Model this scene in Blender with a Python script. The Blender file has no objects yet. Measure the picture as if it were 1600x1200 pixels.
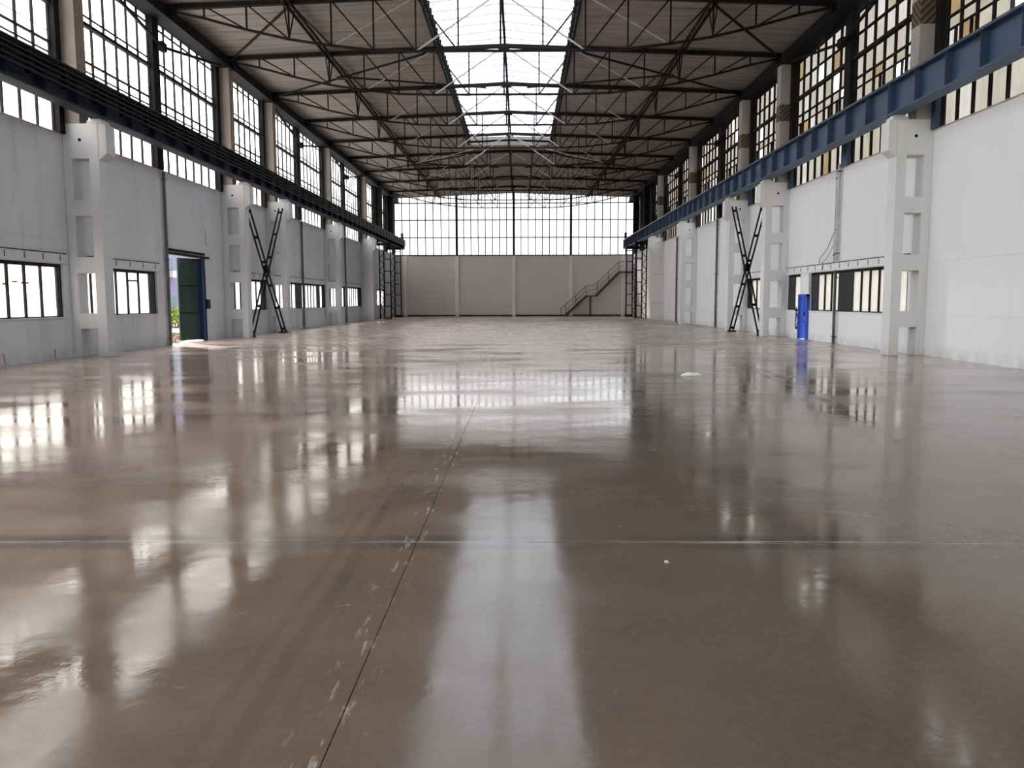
import bpy, math, random
from mathutils import Matrix, Vector
random.seed(7)
C = bpy.context.scene.collection
D_ = bpy.data

# ------------------------------------------------------------------ camera, world, exposure
F_PX, CAM_X, CAM_H = 1295.3, 0.672, 1.5457
YAW, PITCH, ROLL = 0.010744, 0.100392, 0.002657
def cam_axes():
    cy, sy, cp, sp, cr, sr = math.cos(YAW), math.sin(YAW), math.cos(PITCH), math.sin(PITCH), math.cos(ROLL), math.sin(ROLL)
    rz = Matrix(((cy, sy, 0), (-sy, cy, 0), (0, 0, 1)))
    m = Matrix(((1, 0, 0), (0, -sp, -cp), (0, cp, -sp))) @ rz
    return Matrix(((cr, sr, 0), (-sr, cr, 0), (0, 0, 1))) @ m          # rows: right, down, forward
ax = cam_axes()
cam_data = D_.cameras.new('camera')
cam_data.sensor_width = 36.0
cam_data.lens = 36.0 * F_PX / 1600.0
cam_data.clip_end = 500
cam = D_.objects.new('camera', cam_data); C.objects.link(cam)
rot = Matrix((ax[0], -ax[1], -ax[2])).transposed()
cam.matrix_world = Matrix.Translation((CAM_X, 0, CAM_H)) @ rot.to_4x4()
bpy.context.scene.camera = cam

SKY = 9.6
world = D_.worlds.new('overcast_sky'); bpy.context.scene.world = world
world.use_nodes = True
wn = world.node_tree
bg = wn.nodes['Background']
bg.inputs['Color'].default_value = (1.0, 0.975, 0.965, 1)
bg.inputs['Strength'].default_value = SKY
sun_data = D_.lights.new('hazy_sun', 'SUN'); sun_data.energy = 11.0; sun_data.angle = math.radians(4.0); sun_data.color = (1.0, 0.93, 0.84)
sun = D_.objects.new('hazy_sun', sun_data); C.objects.link(sun); sun.location = (-40, 60, 60)
sun.rotation_euler = Vector((0.92, -1.05, -1.0)).to_track_quat('-Z', 'Y').to_euler()
vs = bpy.context.scene.view_settings
vs.view_transform = 'Standard'; vs.look = 'None'; vs.gamma = 1.0; vs.use_curve_mapping = False
vs.exposure = 0.0

# ------------------------------------------------------------------ hall dimensions (metres)
XI, XW = 10.805, 11.785            # inner column face, inner wall face
YC = [22.95, 34.95, 40.95, 52.95, 64.95]   # near faces of the concrete columns
CT = 0.5                           # column thickness
YT = 23.2                          # truss / column axis
YB, YF = -7.0, 82.6                # rear and far wall
SILL = 6.05                        # sill of the high glazing
EAVE = 11.08
def deck_z(x): return 12.05 - 0.04 * abs(x)
def chord_z(x): return 11.93 - 0.04 * abs(x)
SKX, SKY0, SKY1 = 2.72, 5.2, 56.6  # skylight half width, start, end

# ------------------------------------------------------------------ portals: guide sky light through the openings (they emit nothing)
def portal(name, loc, rx, sx, sy):
    l = D_.lights.new(name, 'AREA'); l.shape = 'RECTANGLE'; l.size = sx; l.size_y = sy
    l.cycles.is_portal = True
    o = D_.objects.new(name, l); C.objects.link(o); o.location = loc; o.rotation_euler = rx
for s in (-1, 1):
    portal('daylight_portal', (s * 12.15, (YF + YB) / 2, 8.6), (0, s * math.pi / 2, 0), 5.2, YF - YB)
portal('daylight_portal', (-12.15, 52, 1.85), (0, -math.pi / 2, 0), 1.6, 62)
portal('daylight_portal', (-12.15, 16, 1.85), (0, -math.pi / 2, 0), 1.6, 14)
portal('daylight_portal', (12.15, 30, 1.85), (0, math.pi / 2, 0), 1.6, 24)
portal('daylight_portal', (-12.15, 31.0, 1.6), (0, -math.pi / 2, 0), 3.2, 3.4)
portal('daylight_portal', (0, YF + 0.4, 9), (-math.pi / 2, 0, 0), 23, 6.2)
portal('daylight_portal', (0, YB - 0.4, 9), (math.pi / 2, 0, 0), 23, 6.2)
portal('daylight_portal', (0, (SKY0 + SKY1) / 2, 12.75), (0, 0, 0), 5.4, SKY1 - SKY0)

# ------------------------------------------------------------------ materials
def new_mat(name):
    m = D_.materials.new(name); m.use_nodes = True
    nt = m.node_tree
    return m, nt, nt.nodes['Principled BSDF']
def N(nt, t, **kw):
    n = nt.nodes.new(t)
    for k, v in kw.items():
        if k in n.inputs: n.inputs[k].default_value = v
        else: setattr(n, k, v)
    return n
def pos(nt, scale=(1, 1, 1)):
    g = N(nt, 'ShaderNodeNewGeometry'); mp = N(nt, 'ShaderNodeMapping')
    mp.inputs['Scale'].default_value = scale
    nt.links.new(g.outputs['Position'], mp.inputs['Vector'])
    return mp.outputs['Vector']
def noise(nt, scale, detail=4, vec=(1, 1, 1), rough=0.55):
    n = N(nt, 'ShaderNodeTexNoise', Scale=scale, Detail=detail, Roughness=rough)
    nt.links.new(pos(nt, vec), n.inputs['Vector'])
    return n.outputs['Fac']
def ramp(nt, fac, stops):
    r = N(nt, 'ShaderNodeValToRGB')
    e = r.color_ramp.elements
    while len(e) < len(stops): e.new(0.5)
    for i, (p, c) in enumerate(stops):
        e[i].position = p
        e[i].color = (c, c, c, 1) if isinstance(c, (int, float)) else (*c, 1)
    nt.links.new(fac, r.inputs['Fac'])
    return r.outputs['Color']
def mix(nt, fac, a, b, mode='MIX'):
    n = N(nt, 'ShaderNodeMix', data_type='RGBA', blend_type=mode)
    for v, k in ((fac, 'Factor'), (a, 'A'), (b, 'B')):
        sock = [i for i in n.inputs if i.name == k and (i.type == ('VALUE' if k == 'Factor' else 'RGBA'))][0]
        if hasattr(v, 'links') or isinstance(v, bpy.types.NodeSocket): nt.links.new(v, sock)
        elif k == 'Factor': sock.default_value = v
        else: sock.default_value = (*v, 1)
    return [o for o in n.outputs if o.type == 'RGBA'][0]
def math_(nt, op, a, b=None, c=None):
    n = N(nt, 'ShaderNodeMath', operation=op)
    for i, v in enumerate((a, b, c)):
        if v is None: continue
        if isinstance(v, bpy.types.NodeSocket): nt.links.new(v, n.inputs[i])
        else: n.inputs[i].default_value = v
    return n.outputs[0]
def simple(name, col, rough=0.6, metal=0.0, var=0.15, scale=3.0, vec=(1, 1, 1), bump=0.0):
    m, nt, b = new_mat(name)
    f = noise(nt, scale, 5, vec)
    lo = tuple(c * (1 - var) for c in col); hi = tuple(min(1, c * (1 + var)) for c in col)
    nt.links.new(ramp(nt, f, [(0.3, lo), (0.7, hi)]), b.inputs['Base Color'])
    b.inputs['Roughness'].default_value = rough; b.inputs['Metallic'].default_value = metal
    if max(col) < 0.05 and metal == 0: b.inputs['Specular IOR Level'].default_value = 0.15
    if bump:
        bp = N(nt, 'ShaderNodeBump', Strength=bump, Distance=0.01)
        nt.links.new(noise(nt, scale * 12, 4), bp.inputs['Height']); nt.links.new(bp.outputs['Normal'], b.inputs['Normal'])
    return m
def plaster(name, col, dirt, amount):
    m, nt, b = new_mat(name)
    big = noise(nt, 0.5, 5)
    streak = noise(nt, 1.0, 7, (1.5, 1.5, 0.22), 0.68)
    speck = noise(nt, 9.0, 3, (1, 1, 0.6), 0.7)
    c = mix(nt, ramp(nt, big, [(0.35, 0.0), (0.75, 0.35 * amount)]), col, dirt)
    c = mix(nt, ramp(nt, streak, [(0.52, 0.0), (0.8, 0.8 * amount)]), c, dirt)
    c = mix(nt, ramp(nt, speck, [(0.70, 0.0), (0.80, 0.6 * amount)]), c, tuple(x * 0.6 for x in dirt))
    g = N(nt, 'ShaderNodeNewGeometry'); sx = N(nt, 'ShaderNodeSeparateXYZ'); nt.links.new(g.outputs['Position'], sx.inputs[0])
    low = math_(nt, 'MULTIPLY', ramp(nt, sx.outputs['Z'], [(0.0, 0.55), (0.35, 0.0)]), ramp(nt, noise(nt, 2.5, 5), [(0.4, 0.2), (0.65, 1.0)]))
    c = mix(nt, low, c, tuple(x * 0.7 for x in dirt))              # splash dirt along the foot of the wall
    nt.links.new(c, b.inputs['Base Color'])
    b.inputs['Roughness'].default_value = 0.75
    bp = N(nt, 'ShaderNodeBump', Strength=0.25, Distance=0.01)
    nt.links.new(noise(nt, 14, 5), bp.inputs['Height']); nt.links.new(bp.outputs['Normal'], b.inputs['Normal'])
    return m
def glass(name, col, var=0.0, stain=None, streak=0.0, refl=0.07, frost=None, frost_fac=0.5):
    m, nt, b = new_mat(name)
    nt.nodes.remove(b)
    out = nt.nodes['Material Output']
    tr = N(nt, 'ShaderNodeBsdfTransparent'); gl = N(nt, 'ShaderNodeBsdfGlossy', Roughness=0.06)
    mx = N(nt, 'ShaderNodeMixShader'); mx.inputs['Fac'].default_value = refl
    c = mix(nt, ramp(nt, noise(nt, 1.1, 4), [(0.35, 0.0), (0.7, 1.0)]), tuple(x * (1 - var) for x in col), col)
    if stain:
        c = mix(nt, math_(nt, 'MULTIPLY', ramp(nt, noise(nt, 1.4, 6, (1, 2.5, 0.35), 0.6), [(0.48, 0.0), (0.72, 1.0)]), streak), c, stain)
    nt.links.new(c, tr.inputs['Color'])
    nt.links.new(tr.outputs[0], mx.inputs[1]); nt.links.new(gl.outputs[0], mx.inputs[2])
    last = mx
    if frost:                                                        # dusty, half frosted sheet
        tl = N(nt, 'ShaderNodeBsdfTranslucent'); tl.inputs['Color'].default_value = (*frost, 1)
        m2 = N(nt, 'ShaderNodeMixShader'); m2.inputs['Fac'].default_value = frost_fac
        nt.links.new(mx.outputs[0], m2.inputs[1]); nt.links.new(tl.outputs[0], m2.inputs[2]); last = m2
    nt.links.new(last.outputs[0], out.inputs['Surface'])
    return m

M = {}
M['white_left'] = plaster('white_wall_paint_shaded', (0.56, 0.57, 0.605), (0.33, 0.33, 0.335), 0.8)  # base colour lowered for this wall's weaker light; the streaks are dirt
M['white_right'] = plaster('white_wall_paint_lit', (0.885, 0.89, 0.905), (0.60, 0.585, 0.565), 0.22)  # same white, raised to carry the stronger light on this wall
M['white_far'] = plaster('white_wall_paint_grey', (0.74, 0.72, 0.725), (0.55, 0.53, 0.52), 0.5)
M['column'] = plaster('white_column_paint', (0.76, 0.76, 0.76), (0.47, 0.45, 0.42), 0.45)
M['column_left'] = plaster('shaded_column_paint', (0.56, 0.565, 0.585), (0.33, 0.32, 0.31), 0.8)  # column white lowered to hold the shade of the dimmer side
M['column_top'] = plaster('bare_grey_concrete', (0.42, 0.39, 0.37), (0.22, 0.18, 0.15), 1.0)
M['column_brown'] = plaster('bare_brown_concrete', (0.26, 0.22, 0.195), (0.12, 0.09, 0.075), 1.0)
M['core'] = simple('rough_wall_core', (0.45, 0.44, 0.42), 0.85)
M['steel_dark'] = simple('dark_painted_steel', (0.013, 0.012, 0.012), 0.8, 0.0, 0.35, 2.0)
M['steel_frame'] = simple('dark_window_steel', (0.020, 0.018, 0.017), 0.8, 0.0, 0.3, 2.0)
M['steel_truss'] = simple('dark_truss_steel', (0.014, 0.012, 0.011), 0.8, 0.0, 0.3, 1.5)
M['tie'] = simple('pale_cable_and_skylit_steel', (0.42, 0.40, 0.38), 0.5)
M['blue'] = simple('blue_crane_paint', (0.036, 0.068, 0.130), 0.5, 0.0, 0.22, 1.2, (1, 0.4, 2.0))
M['blue_dark'] = simple('dark_blue_crane_paint', (0.013, 0.019, 0.036), 0.55, 0.0, 0.35, 1.2, (1, 0.4, 2.0))  # darker version of the girder blue
M['black'] = simple('black_conductor_steel', (0.009, 0.009, 0.010), 0.55)
M['rail'] = simple('worn_rail_steel', (0.12, 0.10, 0.09), 0.45, 0.6)
M['deck'] = simple('brown_roof_boards', (0.255, 0.222, 0.202), 0.85, 0.0, 0.30, 1.1, (0.35, 3.0, 1))
M['panel_dark'] = simple('dark_window_sheet', (0.035, 0.035, 0.040), 0.4)
M['pipe_light'] = simple('grey_painted_pipe', (0.50, 0.50, 0.50), 0.45)
M['pipe_dark'] = simple('dark_pipe', (0.09, 0.085, 0.085), 0.5)
M['door_green'] = simple('dark_green_door_paint', (0.022, 0.036, 0.030), 0.55, 0.0, 0.3, 2.0, (1, 1, 0.4))
M['door_blue'] = simple('navy_door_paint', (0.006, 0.011, 0.040), 0.5)
M['bright_blue'] = simple('bright_blue_door_paint', (0.035, 0.11, 0.62), 0.4, 0.0, 0.2, 3.0)
M['rust_steel'] = simple('brown_stair_steel', (0.055, 0.045, 0.042), 0.6)
M['hole'] = simple('dark_hole', (0.01, 0.01, 0.01), 0.9)
M['red'] = simple('red_paint_mark', (0.55, 0.05, 0.04), 0.6)
M['orange_strip'] = simple('orange_strip_paint', (0.62, 0.16, 0.06), 0.7)
M['rag'] = simple('white_paper', (0.75, 0.75, 0.73), 0.8)
M['joint'] = simple('joint_filler', (0.05, 0.045, 0.042), 0.9)
M['ground'] = simple('pale_yard_concrete', (0.20, 0.195, 0.185), 0.9, 0.0, 0.2, 0.6)
M['leaf_litter'] = simple('brown_fallen_leaves', (0.085, 0.042, 0.016), 0.9, 0.0, 0.6, 6)
M['bush'] = simple('yellow_green_leaves', (0.13, 0.17, 0.018), 0.6, 0.0, 0.4, 4)
M['bush_stem'] = simple('bush_stems', (0.12, 0.09, 0.05), 0.8)
M['bluewall'] = simple('pale_blue_render', (0.10, 0.105, 0.175), 0.85, 0.0, 0.12, 0.6)
M['teal'] = simple('teal_shutter', (0.02, 0.055, 0.09), 0.6)
M['ac'] = simple('white_ac_case', (0.30, 0.31, 0.33), 0.5)
M['sky_panel'] = glass('skylight_sheet', (0.50, 0.54, 0.59), 0.12, frost=(0.50, 0.52, 0.54), frost_fac=0.5)
GL = glass('hazy_old_glass', (0.84, 0.85, 0.84), 0.06, (0.5, 0.47, 0.40), 0.25, frost=(0.88, 0.88, 0.87), frost_fac=0.5)
GLOW = glass('streaked_low_glass', (0.74, 0.74, 0.72), 0.08, (0.40, 0.36, 0.28), 0.45, frost=(0.85, 0.85, 0.83))
GFAR = glass('far_wall_glass', (0.475, 0.48, 0.485), 0.05)
GR = [glass('dusty_cream_glass', (0.287, 0.280, 0.263), 0.10, (0.235, 0.222, 0.195), 0.6),
      glass('dusty_white_glass', (0.318, 0.314, 0.305), 0.10, (0.265, 0.255, 0.235), 0.5),
      glass('dusty_greenish_glass', (0.262, 0.261, 0.233), 0.12, (0.22, 0.215, 0.18), 0.6),
      glass('dusty_pinkish_glass', (0.282, 0.269, 0.253), 0.10, (0.24, 0.22, 0.195), 0.6),
      glass('amber_glass', (0.245, 0.208, 0.160), 0.12, (0.21, 0.17, 0.125), 0.6),
      glass('broken_clear_glass', (0.75, 0.77, 0.78), 0.1)]
GRW = [4, 3.4, 1.6, 2.2, 0.45, 0.7]

def floor_material():
    m, nt, b = new_mat('polished_brown_concrete')
    g = N(nt, 'ShaderNodeNewGeometry'); sp = N(nt, 'ShaderNodeSeparateXYZ'); nt.links.new(g.outputs['Position'], sp.inputs[0])
    X, Y = sp.outputs['X'], sp.outputs['Y']
    big = noise(nt, 0.22, 6); mid = noise(nt, 1.3, 6, (1, 1, 1), 0.62); fine = noise(nt, 22, 4, (1, 1, 1), 0.65)
    c = mix(nt, ramp(nt, big, [(0.32, 0.0), (0.68, 1.0)]), (0.108, 0.087, 0.071), (0.170, 0.132, 0.105))
    side = N(nt, 'ShaderNodeMapRange'); nt.links.new(X, side.inputs[0])
    side.inputs[1].default_value = 1.5; side.inputs[2].default_value = -6.0
    c = mix(nt, math_(nt, 'MULTIPLY', side.outputs[0], 0.75), c, (0.39, 0.245, 0.168))     # redder, lighter colour towards the door side
    c = mix(nt, ramp(nt, mid, [(0.35, 0.35), (0.62, 0.0)]), c, (0.082, 0.067, 0.056))
    c = mix(nt, ramp(nt, fine, [(0.45, 0.0), (0.8, 0.30)]), c, (0.21, 0.19, 0.175))
    # paler, pinkish colour towards the far end, with an uneven edge
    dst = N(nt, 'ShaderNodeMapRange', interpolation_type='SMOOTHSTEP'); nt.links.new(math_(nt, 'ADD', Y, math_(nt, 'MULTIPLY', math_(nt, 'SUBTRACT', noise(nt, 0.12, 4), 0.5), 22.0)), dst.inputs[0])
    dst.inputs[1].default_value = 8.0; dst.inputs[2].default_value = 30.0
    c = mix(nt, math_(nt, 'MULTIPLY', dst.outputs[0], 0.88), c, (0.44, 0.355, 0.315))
    # pale dust left along the cross joints, broken up into streaks
    yj = math_(nt, 'ABSOLUTE', math_(nt, 'SUBTRACT', math_(nt, 'MODULO', math_(nt, 'ADD', Y, 60.8 + 3.0), 6.0), 3.0))
    near = ramp(nt, yj, [(0.0, 1.0), (0.055, 0.0)])
    st = ramp(nt, noise(nt, 1.0, 6, (0.7, 22, 1), 0.7), [(0.54, 0.0), (0.60, 1.0)])
    c = mix(nt, math_(nt, 'MULTIPLY', math_(nt, 'MULTIPLY', near, st), 0.75), c, (0.50, 0.48, 0.45))
    band = ramp(nt, yj, [(0.02, 0.6), (0.13, 0.5), (0.17, 0.0)])
    c = mix(nt, math_(nt, 'MULTIPLY', band, ramp(nt, noise(nt, 1.2, 5), [(0.4, 0.2), (0.6, 1.0)])), c, (0.060, 0.055, 0.050))
    c = mix(nt, math_(nt, 'MULTIPLY', math_(nt, 'MULTIPLY', ramp(nt, yj, [(0.0, 1.0), (0.018, 0.9), (0.03, 0.0)]), ramp(nt, noise(nt, 1.0, 7, (0.8, 40, 1), 0.75), [(0.51, 0.0), (0.56, 1.0)])), 0.7), c, (0.52, 0.50, 0.47))
    # pale chips beside the long middle joint
    xn = ramp(nt, math_(nt, 'ABSOLUTE', math_(nt, 'ADD', X, 0.03)), [(0.0, 1.0), (0.17, 0.0)])
    ch = ramp(nt, noise(nt, 2.0, 6, (10, 1.3, 1), 0.72), [(0.57, 0.0), (0.64, 1.0)])
    c = mix(nt, math_(nt, 'MULTIPLY', math_(nt, 'MULTIPLY', xn, ch), 0.7), c, (0.48, 0.46, 0.43))
    # scuffs
    sc = ramp(nt, noise(nt, 3.2, 7, (1.0, 2.4, 1), 0.75), [(0.645, 0.0), (0.70, 1.0)])
    c = mix(nt, math_(nt, 'MULTIPLY', sc, 0.45), c, (0.42, 0.40, 0.37))
    # two tyre tracks beside the middle joint
    xt = math_(nt, 'ADD', X, math_(nt, 'MULTIPLY', math_(nt, 'SUBTRACT', noise(nt, 0.25, 1, (0.0, 1, 0)), 0.5), 0.25))
    t1 = ramp(nt, math_(nt, 'ABSOLUTE', math_(nt, 'ADD', xt, 0.33)), [(0.0, 0.32), (0.03, 0.28), (0.05, 0.0)])
    t2 = ramp(nt, math_(nt, 'ABSOLUTE', math_(nt, 'ADD', xt, 0.47)), [(0.0, 0.22), (0.02, 0.2), (0.035, 0.0)])
    tr = math_(nt, 'MAXIMUM', t1, t2)
    tr = math_(nt, 'MULTIPLY', tr, ramp(nt, noise(nt, 0.8, 4, (1, 1, 1)), [(0.3, 0.25), (0.6, 1.0)]))
    c = mix(nt, tr, c, (0.052, 0.046, 0.043))
    # dark curved rubber marks near the blue door side
    xc = math_(nt, 'SUBTRACT', X, math_(nt, 'SUBTRACT', 5.85, math_(nt, 'MULTIPLY', math_(nt, 'POWER', math_(nt, 'SUBTRACT', Y, 19.5), 2.0), 0.009)))
    xc = math_(nt, 'ADD', xc, math_(nt, 'MULTIPLY', math_(nt, 'SUBTRACT', noise(nt, 0.9, 4), 0.5), 0.5))
    r1 = ramp(nt, math_(nt, 'ABSOLUTE', xc), [(0.0, 0.0), (0.05, 0.15), (0.10, 0.8), (0.17, 0.7), (0.22, 0.0)])
    r1 = math_(nt, 'MULTIPLY', r1, math_(nt, 'MULTIPLY', math_(nt, 'GREATER_THAN', Y, 12.0), math_(nt, 'LESS_THAN', Y, 21.0)))
    c = mix(nt, r1, c, (0.03, 0.027, 0.026))
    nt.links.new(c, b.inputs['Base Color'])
    rg = ramp(nt, noise(nt, 0.42, 5, (0.8, 1.6, 1), 0.6), [(0.36, 0.04), (0.68, 0.22)])
    rg = math_(nt, 'ADD', rg, math_(nt, 'MULTIPLY', math_(nt, 'MAXIMUM', sc, r1), 0.10))
    far = N(nt, 'ShaderNodeMapRange', interpolation_type='SMOOTHSTEP'); nt.links.new(math_(nt, 'ADD', Y, math_(nt, 'MULTIPLY', math_(nt, 'SUBTRACT', noise(nt, 0.3, 5), 0.5), 14.0)), far.inputs[0])
    far.inputs[1].default_value = 19.0; far.inputs[2].default_value = 34.0
    rg = math_(nt, 'ADD', rg, math_(nt, 'MULTIPLY', far.outputs[0], 0.16))          # the far slabs are worn matt
    nt.links.new(rg, b.inputs['Roughness'])
    b.inputs['IOR'].default_value = 1.45
    b.inputs['Specular IOR Level'].default_value = 0.34
    bp = N(nt, 'ShaderNodeBump', Strength=0.10, Distance=0.02)
    nt.links.new(noise(nt, 2.2, 3), bp.inputs['Height'])
    bp2 = N(nt, 'ShaderNodeBump', Strength=0.05, Distance=0.004)
    nt.links.new(noise(nt, 45, 3), bp2.inputs['Height']); nt.links.new(bp.outputs['Normal'], bp2.inputs['Normal'])
    nt.links.new(bp2.outputs['Normal'], b.inputs['Normal'])
    return m
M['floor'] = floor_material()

def chevron_material(s):
    m, nt, b = new_mat('hazard_chevron_paint')
    g = N(nt, 'ShaderNodeNewGeometry'); sp = N(nt, 'ShaderNodeSeparateXYZ'); nt.links.new(g.outputs['Position'], sp.inputs[0])
    tc = N(nt, 'ShaderNodeTexCoord'); so = N(nt, 'ShaderNodeSeparateXYZ'); nt.links.new(tc.outputs['Object'], so.inputs[0])
    u = math_(nt, 'ADD', math_(nt, 'MULTIPLY', so.outputs['X'], s), so.outputs['Y'])
    v = math_(nt, 'FRACT', math_(nt, 'DIVIDE', math_(nt, 'SUBTRACT', so.outputs['Z'], u), 0.20))
    k = math_(nt, 'GREATER_THAN', v, 0.52)
    nt.links.new(mix(nt, k, (0.16, 0.115, 0.06), (0.035, 0.025, 0.018)), b.inputs['Base Color'])
    b.inputs['Roughness'].default_value = 0.7
    return m
M['chevron'] = chevron_material(1)

# ------------------------------------------------------------------ mesh helpers
class MB:
    def __init__(s): s.v = []; s.f = []
    def quadbox(s, p):                       # 8 corners: bottom 0-3 ccw, top 4-7 ccw
        i = len(s.v); s.v += [tuple(q) for q in p]
        s.f += [(i, i+3, i+2, i+1), (i+4, i+5, i+6, i+7), (i, i+1, i+5, i+4), (i+1, i+2, i+6, i+5), (i+2, i+3, i+7, i+6), (i+3, i, i+4, i+7)]
        return s
    def box(s, x0, x1, y0, y1, z0, z1):
        x0, x1 = min(x0, x1), max(x0, x1); y0, y1 = min(y0, y1), max(y0, y1); z0, z1 = min(z0, z1), max(z0, z1)
        return s.quadbox([(x0, y0, z0), (x1, y0, z0), (x1, y1, z0), (x0, y1, z0), (x0, y0, z1), (x1, y0, z1), (x1, y1, z1), (x0, y1, z1)])
    def bar(s, a, b, w, h, up=(0, 0, 1)):    # bar from a to b: w sideways, h along up
        a, b = Vector(a), Vector(b); d = (b - a).normalized(); up = Vector(up)
        r = d.cross(up)
        if r.length < 1e-4: r = d.cross(Vector((1, 0, 0)))
        r.normalize(); u = r.cross(d).normalized()
        q = [(-1, -1), (1, -1), (1, 1), (-1, 1)]
        A = [a + r * (i * w / 2) + u * (j * h / 2) for i, j in q]; B = [b + r * (i * w / 2) + u * (j * h / 2) for i, j in q]
        return s.quadbox(A + B) if True else s
    def tube(s, pts, r, n=8):
        pts = [Vector(p) for p in pts]; rings = []
        for k, p in enumerate(pts):
            d = (pts[min(k + 1, len(pts) - 1)] - pts[max(k - 1, 0)]).normalized()
            x = d.cross(Vector((0, 0, 1)))
            if x.length < 1e-3: x = d.cross(Vector((0, 1, 0)))
            x.normalize(); y = d.cross(x).normalized()
            i = len(s.v); rings.append(i)
            s.v += [tuple(p + x * (r * math.cos(2 * math.pi * j / n)) + y * (r * math.sin(2 * math.pi * j / n))) for j in range(n)]
        for a, b in zip(rings, rings[1:]):
            for j in range(n): s.f.append((a + j, a + (j + 1) % n, b + (j + 1) % n, b + j))
        s.f.append(tuple(rings[0] + j for j in reversed(range(n)))); s.f.append(tuple(rings[-1] + j for j in range(n)))
        return s
    def prism(s, poly, y0, y1):              # polygon in x,z extruded along y
        n = len(poly); i = len(s.v)
        s.v += [(x, y0, z) for x, z in poly] + [(x, y1, z) for x, z in poly]
        s.f.append(tuple(range(i, i + n))); s.f.append(tuple(reversed(range(i + n, i + 2 * n))))
        for k in range(n): s.f.append((i + k, i + n + k, i + n + (k + 1) % n, i + (k + 1) % n))
        return s
    def cells(s, us, zs, full, w0, w1, axis='y'):   # rectangular grid with holes, only outer faces; u is the other horizontal axis
        nu, nz = len(us) - 1, len(zs) - 1
        P = lambda u, z, w: (u, w, z) if axis == 'y' else (w, u, z)
        idx = {}
        def vid(i, j, k):
            if (i, j, k) not in idx:
                idx[(i, j, k)] = len(s.v); s.v.append(P(us[i], zs[j], (w0, w1)[k]))
            return idx[(i, j, k)]
        F = lambda i, j: 0 <= i < nu and 0 <= j < nz and full(i, j)
        for i in range(nu):
            for j in range(nz):
                if not F(i, j): continue
                for k in (0, 1): s.f.append((vid(i, j, k), vid(i + 1, j, k), vid(i + 1, j + 1, k), vid(i, j + 1, k)))
                if not F(i - 1, j): s.f.append((vid(i, j, 0), vid(i, j + 1, 0), vid(i, j + 1, 1), vid(i, j, 1)))
                if not F(i + 1, j): s.f.append((vid(i + 1, j, 0), vid(i + 1, j + 1, 0), vid(i + 1, j + 1, 1), vid(i + 1, j, 1)))
                if not F(i, j - 1): s.f.append((vid(i, j, 0), vid(i + 1, j, 0), vid(i + 1, j, 1), vid(i, j, 1)))
                if not F(i, j + 1): s.f.append((vid(i, j + 1, 0), vid(i + 1, j + 1, 0), vid(i + 1, j + 1, 1), vid(i, j + 1, 1)))
        return s
    def mesh(s, name, m, mirror=False, smooth=False):
        v = [(-x, y, z) for x, y, z in s.v] if mirror else s.v
        me = D_.meshes.new(name); me.from_pydata(v, [], s.f); me.materials.append(m)
        import bmesh
        bm = bmesh.new(); bm.from_mesh(me); bmesh.ops.recalc_face_normals(bm, faces=bm.faces); bm.to_mesh(me); bm.free()
        if smooth:
            for p in me.polygons: p.use_smooth = True
        return me
    def build(s, name, m, parent=None, mirror=False, kind=None, smooth=False, bevel=0):
        return link(name, s.mesh(name, m, mirror, smooth), parent, kind=kind, bevel=bevel)
def link(name, me, parent=None, loc=None, kind=None, bevel=0, scale=None):
    o = D_.objects.new(name, me); C.objects.link(o)
    if parent is not None: o.parent = parent
    if loc is not None: o.location = loc
    if scale is not None: o.scale = scale
    if kind: o['kind'] = kind
    if bevel:
        b = o.modifiers.new('bevel', 'BEVEL'); b.width = bevel; b.segments = 1; b.limit_method = 'ANGLE'
    return o
def tag(o, label, cat, group=None, kind=None):
    o['label'] = label; o['category'] = cat
    if group: o['group'] = group
    if kind: o['kind'] = kind
    return o
def thing(name, label, cat, loc=(0, 0, 0), group=None, kind=None):
    o = D_.objects.new(name, None); C.objects.link(o); o.location = loc; o.empty_display_size = 0.3
    return tag(o, label, cat, group, kind)
def copy_tree(o, parent=None):
    c = o.copy(); C.objects.link(c); c.parent = parent
    for ch in list(o.children): copy_tree(ch, c)
    return c
SIDE = {-1: 'green-door wall', 1: 'blue-door wall'}
ORD = ['nearest', 'second', 'third', 'fourth', 'fifth', 'sixth', 'seventh', 'eighth', 'ninth', 'tenth', 'eleventh', 'twelfth', 'thirteenth', 'fourteenth']

# ------------------------------------------------------------------ floor of slabs
fl = MB().box(-13, 13, YB - 0.3, YF + 0.3, -0.35, -0.04).build('floor', M['joint'])
tag(fl, 'polished brown concrete floor of the empty hall, laid in large slabs', 'floor', kind='structure')
xs = [-XW - 0.2, -5.8, 0.0, 5.8, XW + 0.2]
ys = [YB - 0.3] + [-0.8 + 6 * k for k in range(0, 14)] + [YF + 0.3]
for a, b in zip(ys, ys[1:]):
    for c, d in zip(xs, xs[1:]):
        g = 0.0022; ch = 0.0003
        mb = MB(); z = 0.0
        lo = [(c + g, a + g), (d - g, a + g), (d - g, b - g), (c + g, b - g)]
        hi = [(c + g + ch, a + g + ch), (d - g - ch, a + g + ch), (d - g - ch, b - g - ch), (c + g + ch, b - g - ch)]
        i = 0
        mb.v = [(x, y, -0.04) for x, y in lo] + [(x, y, z - ch) for x, y in lo] + [(x, y, z) for x, y in hi]
        for L in (0, 4):
            for k in range(4): mb.f.append((L + k, L + (k + 1) % 4, L + 4 + (k + 1) % 4, L + 4 + k))
        mb.f += [(8, 9, 10, 11), (3, 2, 1, 0)]
        mb.build('floor_slab', M['floor'], fl)

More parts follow.
